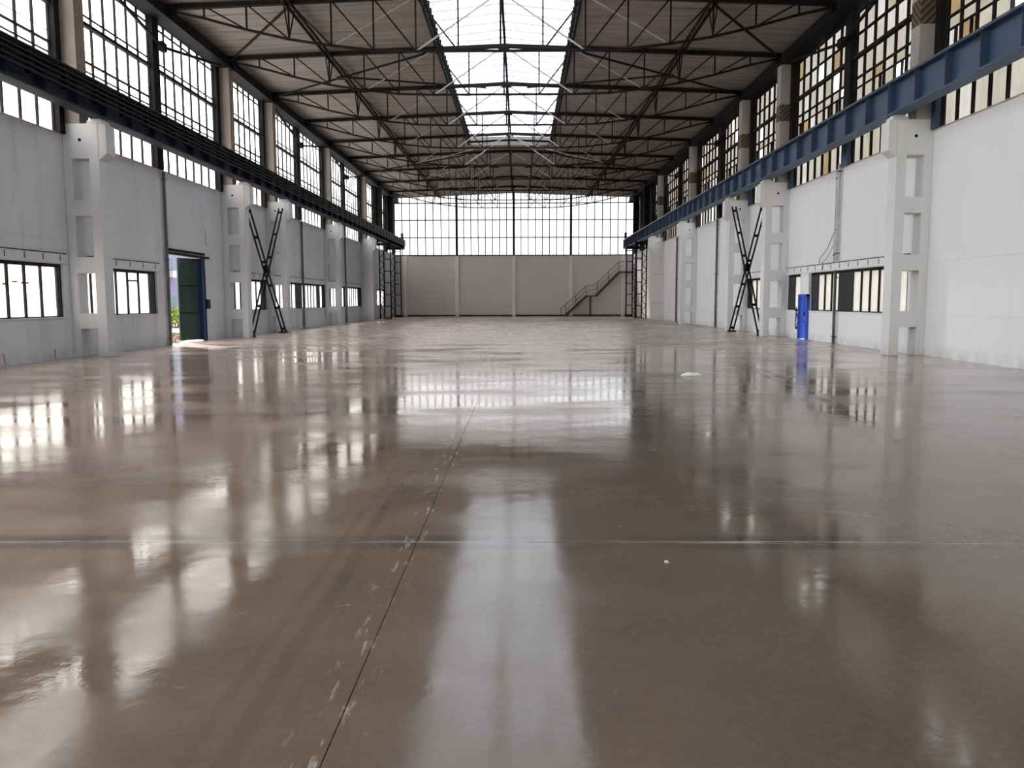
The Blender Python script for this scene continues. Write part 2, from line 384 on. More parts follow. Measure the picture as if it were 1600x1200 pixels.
# ------------------------------------------------------------------ side walls: core with openings, panels in front
DOOR = (29.32, 32.72, 3.22)                       # y0, y1, height of the door opening in the left wall
BLUE = (32.22, 33.22, 1.74)
LOWZ = (1.13, 2.56)
low_left = [(11.6, 22.64), (23.42, 28.48), (35.7, 40.86), (41.7, 53.1), (54.1, 65.4), (71.9, 76.9)]
low_right = [(24.1, 34.93), (38.85, 41.1)]
def wall(side):
    s = side; nm = 'wall_left' if s < 0 else 'wall_right'
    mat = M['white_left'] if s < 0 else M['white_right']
    low = low_left if s < 0 else low_right
    holes = [(a, b, *LOWZ) for a, b in low]
    if s < 0: holes.append((DOOR[0], DOOR[1], -1, DOOR[2]))
    else: holes.append((BLUE[0], BLUE[1], -1, LOWZ[1]))
    def hole_at(y, z): return any(a < y < b and c < z < d for a, b, c, d in holes)
    us = sorted({YB - 0.3, YF + 0.3} | {h[0] for h in holes} | {h[1] for h in holes})
    zs = [0, LOWZ[0], LOWZ[1], DOOR[2], SILL]
    core = MB().cells(us, zs, lambda i, j: not hole_at((us[i] + us[i+1]) / 2, (zs[j] + zs[j+1]) / 2), s * (XW + 0.06), s * (XW + 0.28), 'x')
    w = core.build(nm, M['core'])
    tag(w, f'long white painted side wall with {"a dark green door" if s < 0 else "a narrow blue door"}, below the high glazing', 'wall', kind='structure')
    # facing panels: bays cut at columns, mid posts and openings; rows at the visible joints
    cuts = sorted({YB, 5.2, 11.2, 17.2, 23.2, 29.2, 35.2, 41.2, 47.2, 53.2, 59.2, 65.2, 71.2, 77.2, YF} | {v for h in holes for v in h[:2]})
    rows = [0.0, LOWZ[0], LOWZ[1], DOOR[2], SILL] if s < 0 else [0.0, LOWZ[0], LOWZ[1], SILL]
    g = 0.002
    for a, b in zip(cuts, cuts[1:]):
        for c, d in zip(rows, rows[1:]):
            if hole_at((a + b) / 2, (c + d) / 2): continue
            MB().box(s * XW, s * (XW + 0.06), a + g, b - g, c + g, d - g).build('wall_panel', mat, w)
    # lintel band above the low windows, with stub bolts
    lz0, lz1 = LOWZ[1] + 0.02, 2.83
    for a, b in low:
        MB().box(s * (XW - 0.045), s * (XW + 0.01), a - 0.12, b + 0.12, lz0, lz1).build('lintel_band', mat, w)
        MB().box(s * (XW - 0.055), s * (XW - 0.0), a - 0.12, b + 0.12, lz1, lz1 + 0.025).build('lintel_edge', M['steel_frame'], w)
        MB().box(s * (XW - 0.03), s * (XW + 0.3), a, b, LOWZ[0] - 0.03, LOWZ[0]).build('window_sill', mat, w)
        if a < 36:
            n = int((b - a) / 0.75)
            for k in range(n):
                y = a + 0.3 + k * (b - a - 0.5) / max(1, n - 1)
                MB().box(s * (XW - 0.06), s * (XW - 0.045), y - 0.012, y + 0.012, lz0 + 0.06, lz1 - 0.03).build('stub_bolt', M['pipe_dark'], w)
    MB().box(s * (XW - 0.03), s * (XW + 0.3), YB, YF, SILL, SILL + 0.03).build('high_sill', M['core'], w)
    return w
WL, WR = wall(-1), wall(1)
# patches of bare render and red survey marks on the near end of the green-door wall
for (y, z0, z1, dx) in ((22.0, 0.06, 0.28, 0.03), (19.85, 0.03, 0.30, -0.05)):
    MB().bar((-XW + 0.003, y, z0), (-XW + 0.003, y + dx, z1), 0.035, 0.006, (1, 0, 0)).build('red_mark', M['red'], WL)
MB().box(-XW + 0.004, -XW - 0.01, 33.0, 33.13, 3.75, 4.35).build('bare_patch', M['column_top'], WL)
MB().box(-XW + 0.004, -XW - 0.01, 33.13, 33.3, 3.72, 3.85).build('bare_patch', M['column_top'], WL)

# far and rear walls
wf = MB().box(-XW - 0.28, XW + 0.28, YF + 0.05, YF + 0.3, 0, 6.0).build('wall_far', M['core'])
tag(wf, 'grey-white lower wall at the far end, behind the steel stair', 'wall', kind='structure')
px = [-XW, -5.62, 0, 5.62, XW]
for a, b in zip(px, px[1:]):
    MB().box(a + 0.003, b - 0.003, YF, YF + 0.05, 0, 5.94).build('wall_panel', M['white_far'], wf)
for x in (-10.75, -5.62, 0, 5.62, 10.75):
    MB().box(x - 0.17, x + 0.17, YF - 0.16, YF + 0.0, 0, 5.94).build('pilaster', M['white_right'], wf)
MB().box(-XW, XW, YF - 0.1, YF + 0.3, 5.94, 6.04).build('sill_beam', M['steel_frame'], wf)
MB().box(-XW, XW, YF - 0.02, YF, 0, 0.14).build('skirting_strip', M['steel_dark'], wf)
wb = MB().box(-XW - 0.28, XW + 0.28, YB - 0.3, YB, 0, 6.0).build('wall_back', M['white_left'])
tag(wb, 'plain white lower end wall behind the viewpoint', 'wall', kind='structure')

# ------------------------------------------------------------------ roof
ce = MB()
for s in (-1, 1):
    def slab(x0, x1, y0, y1, off=0.07, th=0.12):
        z0, z1 = deck_z(x0) + off, deck_z(x1) + off
        a, b = (x0, x1) if s > 0 else (-x1, -x0)
        za, zb = (z0, z1) if s > 0 else (z1, z0)
        ce.quadbox([(a, y0, za), (b, y0, zb), (b, y1, zb), (a, y1, za), (a, y0, za + th), (b, y0, zb + th), (b, y1, zb + th), (a, y1, za + th)])
    slab(SKX, 12.4, YB - 0.4, YF + 0.5)
    slab(0.0, SKX, YB - 0.4, SKY0); slab(0.0, SKX, SKY1, YF + 0.5)
ceil = ce.build('ceiling', M['deck'])
tag(ceil, 'low pitched roof of brown ribbed decking above the dark trusses', 'ceiling', kind='structure')
rb = MB(); y = YB - 0.3; k = 0
while y < YF + 0.3:
    y1 = min(y + 0.6, YF + 0.35); h = 0.045 if k % 2 else 0.075
    for s in (-1, 1):
        x0 = SKX if SKY0 - 0.3 < y < SKY1 - 0.2 else 0.0
        for xa, xb in ((x0, 6.0), (6.0, 12.1)):
            dz = random.uniform(-0.008, 0.008)
            za, zb = deck_z(xa) + dz, deck_z(xb) + dz
            P = [(s * xa, y + 0.012, za), (s * xb, y + 0.012, zb), (s * xb, y1 - 0.012, zb), (s * xa, y1 - 0.012, za)]
            rb.quadbox(P + [(p[0], p[1], p[2] + h) for p in P])
    y += 0.6; k += 1
rb.build('roof_decking', M['deck'], ceil, kind='stuff')
# eave beams along both walls
for s, n in ((-1, 1), (1, 2)):
    e = MB().box(s * 11.30, s * 11.62, YB, YF, 11.10, 11.50)
    e.box(s * 11.20, s * 11.72, YB, YF, 11.06, 11.12)
    o = e.build(f'trim_{n}', M['steel_dark'])
    tag(o, f'dark steel eave beam running along the top of the {SIDE[s]} glazing', 'beam', kind='structure')
    MB().box(s * 11.62, s * 12.05, YB, YF, 11.08, 11.62).build('eave_board', M['steel_dark'], o)

# skylight
sk = thing('window_1', 'long bright ridge skylight running down the middle of the roof', 'skylight', kind='structure')
for s in (-1, 1):
    MB().box(s * SKX, s * (SKX + 0.10), SKY0, SKY1, 11.85, 12.34).build('curb', M['steel_dark'], sk)
    y = SKY0 + 0.5
    tm = MB()
    while y < SKY1:
        tm.box(s * (SKX - 0.10), s * SKX, y, y + 0.12, 11.95, 12.36); y += 0.75
    tm.build('curb_ribs', M['steel_truss'], sk, kind='stuff')
MB().box(-SKX, SKX, SKY1, SKY1 + 0.12, 11.85, 12.4).build('curb', M['deck'], sk)
MB().box(-SKX, SKX, SKY0 - 0.12, SKY0, 11.85, 12.7).build('curb', M['deck'], sk)
MB().prism([(-SKX, 12.38), (SKX, 12.38), (0, 12.66)], SKY1, SKY1 + 0.06).build('gable_sheet', M['sky_panel'], sk)
MB().box(-0.05, 0.05, SKY0, SKY1, 12.58, 12.70).build('ridge_bar', M['steel_dark'], sk)
pm = MB().quadbox([(0.05, 0.015, 12.66), (SKX, 0.015, 12.36), (SKX, 0.985, 12.36), (0.05, 0.985, 12.66),
                   (0.05, 0.015, 12.668), (SKX, 0.015, 12.368), (SKX, 0.985, 12.368), (0.05, 0.985, 12.668)])
pml = pm.mesh('pane', M['sky_panel'], True); pmr = pm.mesh('pane', M['sky_panel'])
bmr = MB().bar((0.05, 0, 12.65), (SKX, 0, 12.35), 0.03, 0.05).mesh('glazing_bar', M['pipe_light'])
bml = MB().bar((0.05, 0, 12.65), (SKX, 0, 12.35), 0.03, 0.05).mesh('glazing_bar', M['pipe_light'], True)
ny = int(SKY1 - SKY0)
for k in range(ny):
    for me, bme in ((pml, bml), (pmr, bmr)):
        link('pane', me, sk, (0, SKY0 + k * (SKY1 - SKY0) / ny, 0))
        link('glazing_bar', bme, sk, (0, SKY0 + k * (SKY1 - SKY0) / ny, 0))

# ------------------------------------------------------------------ windows
WN = [1]
def next_window():
    WN[0] += 1; return f'window_{WN[0]}'
unit = {}
def unit_pane(mat):
    if mat.name not in unit: unit[mat.name] = MB().box(-0.003, 0.003, 0, 1, 0, 1).mesh('pane', mat)
    return unit[mat.name]
def barmesh(mat):
    if ('bar', mat.name) not in unit: unit[('bar', mat.name)] = MB().box(-0.5, 0.5, -0.5, 0.5, -0.5, 0.5).mesh('bar', mat)
    return unit[('bar', mat.name)]
def bar_obj(name, mat, parent, x0, x1, y0, y1, z0, z1):
    return link(name, barmesh(mat), parent, ((x0 + x1) / 2, (y0 + y1) / 2, (z0 + z1) / 2), scale=(abs(x1 - x0), y1 - y0, z1 - z0))
def right_glass(far=False):
    return random.choices(GR, GRW)[0]
ROWS_L = [(SILL + 0.03, 0.0), (7.5, 0.05), (8.15, 0.025), (8.42, 0.05), (9.45, 0.10), (10.86, 0.04), (EAVE, 0.0)]
ROWS_R = [(SILL + 0.03, 0.0), (7.6, 0.06), (8.53, 0.03), (8.86, 0.05), (9.54, 0.11), (10.27, 0.06), (10.98, 0.04), (EAVE, 0.0)]
def glaze(w, s, y0, y1, n, rows, near, vbar=0.055):
    """one half bay of high glazing in window w"""
    f0, f1 = s * (XW + 0.04), s * (XW + 0.12); gx = s * (XW + 0.10)
    st = M['steel_frame']; mb = MB(); gm = {}
    def put(name, *a):
        if near: bar_obj(name, st, w, min(a[0], a[1]), max(a[0], a[1]), *a[2:])
        else: mb.box(*a)
    pw = (y1 - y0) / n
    for k in range(n + 1): put('mullion', f0, f1, y0 + k * pw - vbar / 2, y0 + k * pw + vbar / 2, rows[0][0], rows[-1][0])
    for z, t in rows:
        if t: put('transom', f0 if t < 0.09 else s * (XW - 0.03), f1, y0, y1, z - t / 2, z + t / 2)
    if s < 0:                                                        # thin tie rods and a companion rail on this side
        put('tie_rod', s * (XW - 0.01), s * (XW + 0.01), y0, y1, 8.66, 8.675)
        put('companion_rail', s * (XW - 0.02), s * (XW + 0.03), y0, y1, 9.65, 9.69)
    else:                                                            # a few extra short bars where casements sit
        for k in range(n):
            if random.random() < 0.30: put('mullion', f0, f1, y0 + (k + 0.35) * pw - 0.015, y0 + (k + 0.35) * pw + 0.015, 7.6, 8.53)
    for k in range(n):
        for (za, _), (zb, _) in zip(rows, rows[1:]):
            if s < 0: mt = GL
            else: mt = right_glass()
            a, b = y0 + k * pw, y0 + (k + 1) * pw
            if near: link('pane', unit_pane(mt), w, (gx, a, za), scale=(1, b - a, zb - za))
            else: gm.setdefault(mt.name, MB()).box(gx - 0.003, gx + 0.003, a, b, za, zb)
    if not near:
        mb.build('glazing_bars', st, w, kind='stuff')
        for k, g in gm.items(): g.build('glazing', D_.materials[k], w, kind='stuff')
def high_window(s, halves, posts, label, near, lowblue=False):
    w = thing(next_window(), label, 'window', kind='structure')
    for (a, b, n) in halves: glaze(w, s, a, b, n, ROWS_L if s < 0 else ROWS_R, near)
    for (a, b) in posts:
        mt = M['steel_dark']
        bar_obj('post', mt, w, s * 11.68, s * 11.95, a, b, SILL + 0.02 if not (s > 0 and near) else 7.0, EAVE) if s > 0 else bar_obj('post', M['steel_dark'], w, -11.95, -11.68, a, b, SILL + 0.02, EAVE)
        if s > 0 and near: bar_obj('blue_post_foot', M['blue'], w, 11.68, 11.95, a, b, SILL + 0.02, 7.0)
    return w
for s in (-1, 1):
    wl = SIDE[s]
    bays = [([(17.5, 22.7, 7)], [(16.9, 17.5), (22.7, 22.95)], f'first high window bay in view above the {wl}, at the picture edge', True),
            ([(23.47, 28.72, 7), (29.25, 34.62, 7)], [(28.72, 29.22), (34.62, 34.95)], f'high window between first and second columns of the {wl}', True),
            ([(35.47, 40.68, 7)], [(40.68, 40.95)], f'high window above the crossed braces of the {wl}', True),
            ([(41.47, 46.72, 7), (47.25, 52.62, 7)], [(46.72, 47.22), (52.62, 52.95)], f'high window between third and fourth columns of the {wl}', False),
            ([(53.47, 58.72, 7), (59.25, 64.62, 7)], [(58.72, 59.22), (64.62, 64.95)], f'high window between fourth and fifth columns of the {wl}', False),
            ([(65.47, 70.70, 7), (72.0, 76.6, 6)], [(70.7, 72.0), (76.6, 77.0)], f'high window past the fifth column of the {wl}', False),
            ([(78.0, 81.4, 4)], [(77.0, 78.0), (81.4, 82.6)], f'short high window at the far corner of the {wl}', False),
            ([(-6.8, 4.9, 16), (5.5, 10.9, 7), (11.5, 16.9, 7)], [(4.9, 5.5), (10.9, 11.5)], f'high window beside the viewpoint above the {wl}', False)]
    for b in bays: high_window(s, *b)

def low_window(s, y0, y1, label, near, panels=(), pw=0.735, gap=None, endpanel=0.42):
    """strip window low in the wall; panels = list of (a, b) filled with dark sheet; gap = (a, b) left out"""
    w = thing(next_window(), label, 'window', kind='structure')
    z0, z1 = LOWZ; f0, f1 = s * (XW + 0.07), s * (XW + 0.15); gx = s * (XW + 0.12); st = M['steel_frame']
    B = lambda nm, a, b, c, d, mt=st: bar_obj(nm, mt, w, min(f0, f1), max(f0, f1), a, b, c, d)
    segs = [(y0, y1)] if not gap else [(y0, gap[0]), (gap[1], y1)]
    for a, b in segs:
        B('frame_rail', a, b, z1 - 0.09, z1); B('frame_rail', a, b, z0, z0 + 0.035)
        B('frame_stile', a, a + 0.06, z0 + 0.035, z1 - 0.09); B('frame_stile', b - 0.06, b, z0 + 0.035, z1 - 0.09)
    pn = list(panels)
    if endpanel: pn.append((y1 - endpanel, y1 - 0.06))
    for a, b in pn: B('dark_sheet', a, b, z0 + 0.035, z1 - 0.09, M['panel_dark'])
    free = []
    for a, b in segs:
        edges = [a + 0.06] + [v for p in sorted(pn) if a < p[0] < b for v in p] + [b - 0.06]
        free += [(edges[i], edges[i + 1]) for i in range(0, len(edges) - 1, 2)]
    gm = MB(); bars = MB()
    for a, b in free:
        if b - a < 0.1: continue
        n = max(1, round((b - a) / pw)); d = (b - a) / n
        for k in range(n):
            if near: link('pane', unit_pane(GLOW if s < 0 else GLR), w, (gx, a + k * d, z0), scale=(1, d, z1 - z0 - 0.05))
            else: gm.box(gx - 0.003, gx + 0.003, a + k * d, a + (k + 1) * d, z0, z1 - 0.05)
            if k:
                if near: B('mullion', a + k * d - 0.035, a + k * d + 0.035, z0 + 0.035, z1 - 0.09)
                else: bars.box(f0, f1, a + k * d - 0.035, a + k * d + 0.035, z0 + 0.035, z1 - 0.09)
    if not near:
        gm.build('glazing', GLOW if s < 0 else GLR, w, kind='stuff')
        if bars.v: bars.build('glazing_bars', st, w, kind='stuff')
    return w
GLR = glass('pale_dusty_low_glass', (0.26, 0.262, 0.25), 0.2, (0.20, 0.18, 0.14), 0.5, frost=(0.56, 0.555, 0.53))
w_ = low_window(-1, 11.6, 22.64, 'low strip window in the green-door wall, near the picture edge', True, endpanel=0.22)
for ya, yb, z in ((20.1, 20.35, 1.96), (20.5, 20.72, 2.02), (20.86, 21.2, 2.0)):
    MB().box(-XW - 0.105, -XW - 0.114, ya, yb, z, z + 0.045).build('orange_strip', M['orange_strip'], w_)  # orange strips on the pane stand for something reddish outside
w_ = low_window(-1, 23.42, 28.48, 'low strip window just before the green door', True, endpanel=0.45)
bar_obj('vent_bar', M['steel_frame'], w_, -XW - 0.15, -XW - 0.07, 26.56, 27.26, 2.2, 2.235)
low_window(-1, 35.7, 40.86, 'low strip window behind the crossed brace, past the green door', True, endpanel=0.7)
low_window(-1, 41.7, 53.1, 'low strip window with one dark sheet between third and fourth columns', True, panels=((46.3, 47.65), (51.1, 51.9)), endpanel=0.6)
low_window(-1, 54.1, 65.4, 'low strip window between fourth and fifth columns of green-door wall', False, panels=((58.9, 60.3),), endpanel=1.4)
low_window(-1, 71.9, 76.9, 'short low window behind the far lattice post of green-door wall', False, endpanel=0.8)
low_window(1, 24.1, 34.93, 'long low strip window interrupted by the narrow blue door', True, panels=((24.1, 24.3), (28.25, 29.5), (31.52, 32.2), (34.18, 34.86)), gap=(32.24, 33.2), endpanel=0)
low_window(1, 38.85, 41.1, 'small low window behind the crossed brace of the blue-door wall', True, endpanel=0.0, panels=((40.5, 41.04),))

# far glazing: four fields of clear panes under the gable
for i in range(4):
    a, b = px[i], px[i + 1]
    wname = next_window()
    w = thing(wname, f'high glazed field of the far wall, {["beside the corner of the green-door wall", "second from the green-door wall", "third from the green-door wall", "above the steel stair"][i]}', 'window', kind='structure')
    n = 8; d = (b - a) / n; zr = [6.04, 7.72, 9.42, 11.05]
    for k in range(n):
        ym = YF + 0.06
        for za, zb in zip(zr, zr[1:]):
            link('pane', (unit.setdefault('farpane', MB().box(0, 1, -0.003, 0.003, 0, 1).mesh('pane', GFAR))), w, (a + k * d, ym, za), scale=(d, 1, zb - za))
        x0, x1 = a + k * d, a + (k + 1) * d
        P = [(x0, ym - 0.003, 11.05), (x1, ym - 0.003, 11.05), (x1, ym + 0.003, 11.05), (x0, ym + 0.003, 11.05)]
        MB().quadbox(P + [(p[0], p[1], deck_z(p[0]) + 0.08) for p in P]).build('pane', GFAR, w)
        if k: bar_obj('mullion', M['steel_frame'], w, a + k * d - 0.042, a + k * d + 0.042, ym - 0.04, ym + 0.03, 6.04, deck_z(a + k * d) + 0.05)
    for z in zr[1:]: bar_obj('transom', M['steel_frame'], w, a, b, ym - 0.05, ym + 0.03, z - 0.045, z + 0.045)
    if i: bar_obj('post', M['steel_dark'], w, a - 0.11, a + 0.11, ym - 0.2, ym + 0.05, 6.04, deck_z(a) + 0.05)

w = thing(next_window(), 'added high glazing in the unseen end wall behind the viewpoint', 'window', kind='structure')  # unseen glazing, added to light faces turned towards the viewpoint
MB().box(-XW, XW, YB - 0.1, YB - 0.094, 6.0, 12.15).build('glazing', GL, w)
gb = MB()
for k in range(33): gb.box(-XW + k * XW / 16 - 0.03, -XW + k * XW / 16 + 0.03, YB - 0.15, YB - 0.05, 6.0, 12.1)
for z in (6.05, 7.72, 9.42, 11.05): gb.box(-XW, XW, YB - 0.15, YB - 0.05, z - 0.04, z + 0.04)
gb.build('glazing_bars', M['steel_frame'], w, kind='stuff')

# ------------------------------------------------------------------ concrete columns
def column_mesh(solid):
    mb = MB()
    xsC = [XI, 11.08, 11.285, 11.55, XW - 0.003]; zsC = [0.0, 0.79, 1.22, 2.33, 2.77, 3.88, 4.31, 5.42, 6.36]
    openrow = {0, 2, 4, 6}
    mb.cells(xsC, zsC, lambda i, j: solid or not (j in openrow and i in (1, 2)), 0, CT, 'y')
    mb.prism([(XI - 0.005, 6.36), (10.60, 6.34), (10.575, 6.30), (10.575, 5.56), (XI - 0.005, 5.38)], 0.0, CT)
    return mb
for s in (-1, 1):
    for k, y in enumerate(YC):
        solid = k == 4
        o = thing('concrete_column', f'white {"solid" if solid else "ladder-like"} concrete column with corbel, {ORD[k]} along the {SIDE[s]}', 'column', (0, y, 0), 'concrete columns under the crane girders')
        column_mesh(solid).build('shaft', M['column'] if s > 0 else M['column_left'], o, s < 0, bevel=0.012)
        up = MB().box(11.285, XW - 0.003, 0, CT, 6.36, 7.93).box(11.275, XW - 0.003, -0.01, CT + 0.01, 7.93, 7.955).box(11.285, XW - 0.003, 0, CT, 7.955, 11.06)
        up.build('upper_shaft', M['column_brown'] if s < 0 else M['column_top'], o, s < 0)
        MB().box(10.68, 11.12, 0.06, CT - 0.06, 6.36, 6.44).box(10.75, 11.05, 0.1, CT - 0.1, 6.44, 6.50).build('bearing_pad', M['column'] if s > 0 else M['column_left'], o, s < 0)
        MB().tube([(s * 11.31, -0.004, 5.92), (s * 11.31, 0.05, 5.92)], 0.045, 12).build('bolt_hole', M['hole'], o)
        if s > 0:
            ch = MB().box(0, 0.506, 0, CT + 0.012, -0.33, 0.33).build('chevron_band', M['chevron'], o)
            ch.location = (11.279, -0.006, 9.15); ch['label'] = 'hazard chevrons in worn dark and tan paint'
        if solid:
            for z in (1.3, 3.55): MB().box(XI, XW - 0.01, -0.004, 0.0, z - 0.015, z + 0.015).build('cast_joint', M['column_top'], o, s < 0)

# ------------------------------------------------------------------ crane girders
def girder(s, y0, y1, label):
    g = thing('crane_girder', label, 'girder', (0, y0, 0), 'crane girders along the ' + SIDE[s])
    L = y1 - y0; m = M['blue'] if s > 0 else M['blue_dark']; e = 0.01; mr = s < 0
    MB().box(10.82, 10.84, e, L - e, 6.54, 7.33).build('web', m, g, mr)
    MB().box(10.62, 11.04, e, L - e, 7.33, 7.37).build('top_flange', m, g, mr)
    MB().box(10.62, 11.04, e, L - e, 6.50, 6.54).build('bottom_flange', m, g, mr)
    n = round(L / 1.5)
    st = MB().box(10.63, 10.82, -0.008, 0.008, 6.54, 7.33).mesh('stiffener', m, mr)
    for k in range(n + 1):
        y = min(max(k * L / n, 0.03), L - 0.03)
        link('stiffener', st, g, (0, y, 0))
    MB().box(10.79, 10.87, e, L - e, 7.37, 7.39).box(10.815, 10.845, e, L - e, 7.39, 7.46).box(10.795, 10.865, e, L - e, 7.46, 7.50).build('crane_rail', M['rail'], g, mr)
    if s < 0:
        for z in (6.80, 6.93, 7.06, 7.19, 7.32):
            MB().box(10.46, 10.52, 0.0, L, z - 0.022, z + 0.022).build('conductor_bar', M['black'], g, True)
        for k in range(n):
            MB().box(10.50, 10.64, (k + 0.5) * L / n - 0.03, (k + 0.5) * L / n + 0.03, 6.74, 7.37).build('insulator_bracket', M['black'], g, True)
    return g
segs = [(11.2, 23.2), (23.2, 35.2), (35.2, 41.2), (41.2, 53.2), (53.2, 65.2), (65.2, 77.2), (77.2, 81.6)]
gl_ = ['at the picture edge', 'between first and second columns', 'above the crossed brace', 'between third and fourth columns', 'between fourth and fifth columns', 'past the fifth column', 'at the far end']
for s in (-1, 1):
    for (a, b), t in zip(segs, gl_):
        g = girder(s, a, b, f'{"blue ribbed plate" if s > 0 else "dark blue"} crane girder {"with conductor bars " if s < 0 else ""}{t}, {SIDE[s]}')
        if t == 'at the far end':
            MB().box(10.72, 10.94, 4.05, 4.25, 7.50, 8.05).box(10.68, 10.98, 3.95, 4.30, 7.50, 7.62).build('end_stop', M['black'], g, s < 0)

# ------------------------------------------------------------------ steel lattice posts at the far end
for s in (-1, 1):
    for y, t in ((71.2, 'nearer'), (77.2, 'farther')):
        o = thing('lattice_post', f'dark steel lattice post under the girder, the {t} of two by the {SIDE[s]}', 'post', (0, y, 0), 'steel lattice posts at the far end')
        x0, x1, x2 = (10.42, 10.98, 11.36)
        for xa in (x0, x1, x2):
            MB().box(xa - 0.045, xa + 0.045, -0.06, 0.06, 0, 6.22).build('leg', M['steel_dark'], o, s < 0)
        for k in range(7):
            MB().box(x0, x1, -0.03, 0.03, 0.08 + k - 0.035 + 0.0, 0.08 + k + 0.035).build('rung', M['steel_dark'], o, s < 0)
        for k in range(12):
            za, zb = 0.1 + k * 0.5, 0.1 + (k + 1) * 0.5
            xa, xb = (x1, x2) if k % 2 else (x2, x1)
            MB().bar((s * xa, 0, za), (s * xb, 0, zb), 0.05, 0.06, (0, 1, 0)).build('lacing_bar', M['steel_dark'], o)
        MB().box(10.35, 11.7, -0.14, 0.14, 6.22, 6.48).build('head_beam', M['steel_dark'], o, s < 0)
        MB().box(10.34, 11.44, -0.12, 0.12, 0, 0.03).build('base_plate', M['steel_dark'], o, s < 0)
    # upper steel posts standing on the lattice posts
    for y, t in ((71.0, 'above the nearer lattice post'), (77.3, 'above the farther lattice post')):
        o = thing('steel_post', f'dark upper steel wall post {t} of the {SIDE[s]}', 'post', (0, y, 0), 'upper steel posts at the far end')
        MB().box(11.05, 11.12, 0, 0.35, 6.5, 11.06).box(11.50, 11.57, 0, 0.35, 6.5, 11.06).build('flange', M['steel_dark'], o, s < 0)
        MB().box(11.12, 11.50, 0.15, 0.19, 6.5, 11.06).build('web', M['steel_dark'], o, s < 0)

# ------------------------------------------------------------------ roof trusses
NODE = [(0, 10.0), (1.44, 10.0), (2.88, 10.0), (4.32, 10.04), (5.76, 10.2), (7.2, 10.42), (8.64, 10.74), (10.08, 11.12), (11.42, 11.40)]
def make_truss():
    o = thing('roof_truss', '', 'truss', (0, 0, 0), 'roof trusses across the hall')
    m = M['steel_truss']
    for s in (-1, 1):
        tc = MB()
        tc.bar((0, -0.05, chord_z(0)), (s * 11.5, -0.05, chord_z(11.5)), 0.085, 0.15); tc.bar((0, 0.05, chord_z(0)), (s * 11.5, 0.05, chord_z(11.5)), 0.085, 0.15)
        tc.build('top_chord', m, o)
        bc = MB()
        for (xa, za), (xb, zb) in zip(NODE, NODE[1:]): bc.bar((s * xa, 0, za), (s * xb, 0, zb), 0.09, 0.075)
        bc.build('bottom_chord', m, o)
        for k in range(1, 8):
            x, z = NODE[k]
            MB().bar((s * x, 0, z), (s * x, 0, chord_z(x)), 0.055, 0.055, (1, 0, 0)).build('post', m, o)
        for k in range(0, 7):                                       # diagonals fall towards the middle
            if k == 0: p, q = (s * NODE[2][0], 0, NODE[2][1]), (0, 0, chord_z(0))
            else: p, q = (s * NODE[k + 1][0], 0, chord_z(NODE[k + 1][0])), (s * NODE[k][0], 0, NODE[k][1])
            MB().bar(p, q, 0.05, 0.05).build('diagonal', m if k else M['tie'], o)  # innermost diagonal coloured pale for the skylight falling on it
        MB().bar((s * 2.88, 0, chord_z(2.88) - 0.02), (s * 5.6, 0, 10.26), 0.03, 0.035).build('tie_rod', M['tie'], o)  # pale colour stands for skylight catching this member
        MB().box(s * 11.15, s * 11.6, -0.1, 0.1, 11.2, 11.46).build('end_gusset', m, o)
        # V hangers under the long beam
        MB().bar((s * 7.2, -0.75, 11.60), (s * 7.2, 0, 10.45), 0.04, 0.04).bar((s * 7.2, 0.75, 11.60), (s * 7.2, 0, 10.45), 0.04, 0.04).build('sway_brace', m, o)
    MB().bar((0, 0, 10.0), (0, 0, chord_z(0)), 0.07, 0.07, (1, 0, 0)).build('post', m, o)
    MB().box(-0.22, 0.22, -0.07, 0.07, chord_z(0) - 0.16, chord_z(0) + 0.02).build('apex_gusset', m, o)
    return o
yt = [YT + 6 * k for k in range(-3, 10)]
truss0 = make_truss()
vis = [y for y in yt if y > 29]
for k, y in enumerate(yt):
    o = truss0 if k == 0 else copy_tree(truss0)
    o.location = (0, y, 0)
    if y > 29: o['label'] = f'dark fish-bellied steel roof truss, {ORD[len(vis) - 1 - vis.index(y)].replace("nearest", "closest")} to the far glazed wall'.replace('second to', 'second from').replace('third to', 'third from').replace('th to', 'th from')
    else: o['label'] = f'dark steel roof truss over the near floor, {ORD[k]} from the viewpoint' if k else 'dark steel roof truss over the near floor, closest to the viewpoint'
# pale sagging cables from the truss middles past the skylight
for y, t in ((53.2, 'nearest the viewpoint'), (59.2, 'middle one of three'), (65.2, 'closest to the far wall')):
    pts = []
    for i in range(-16, 17):
        u = i / 16; x = 5.9 * u
        pts.append((x, y - 0.12, 11.85 - 1.72 * (abs(u) ** 0.72)))
    MBt = MB().tube(pts, 0.022, 6)
    o = MBt.build('roof_cable', M['tie'], smooth=True)
    tag(o, f'pale cable slung under a truss past the skylight end, {t}', 'cable', 'pale cables under the trusses')
# long beams through the trusses
for s in (-1, 1):
    o = thing('longitudinal_beam', f'long double steel beam under the decking, running parallel to the {SIDE[s]}', 'beam', (s * 7.2, 0, 0), 'long roof beams')
    for dx in (-0.09, 0.09):
        MB().box(dx - 0.03, dx + 0.03, YB, YF, 11.50, 11.62).build('flange_bar', M['steel_truss'], o)
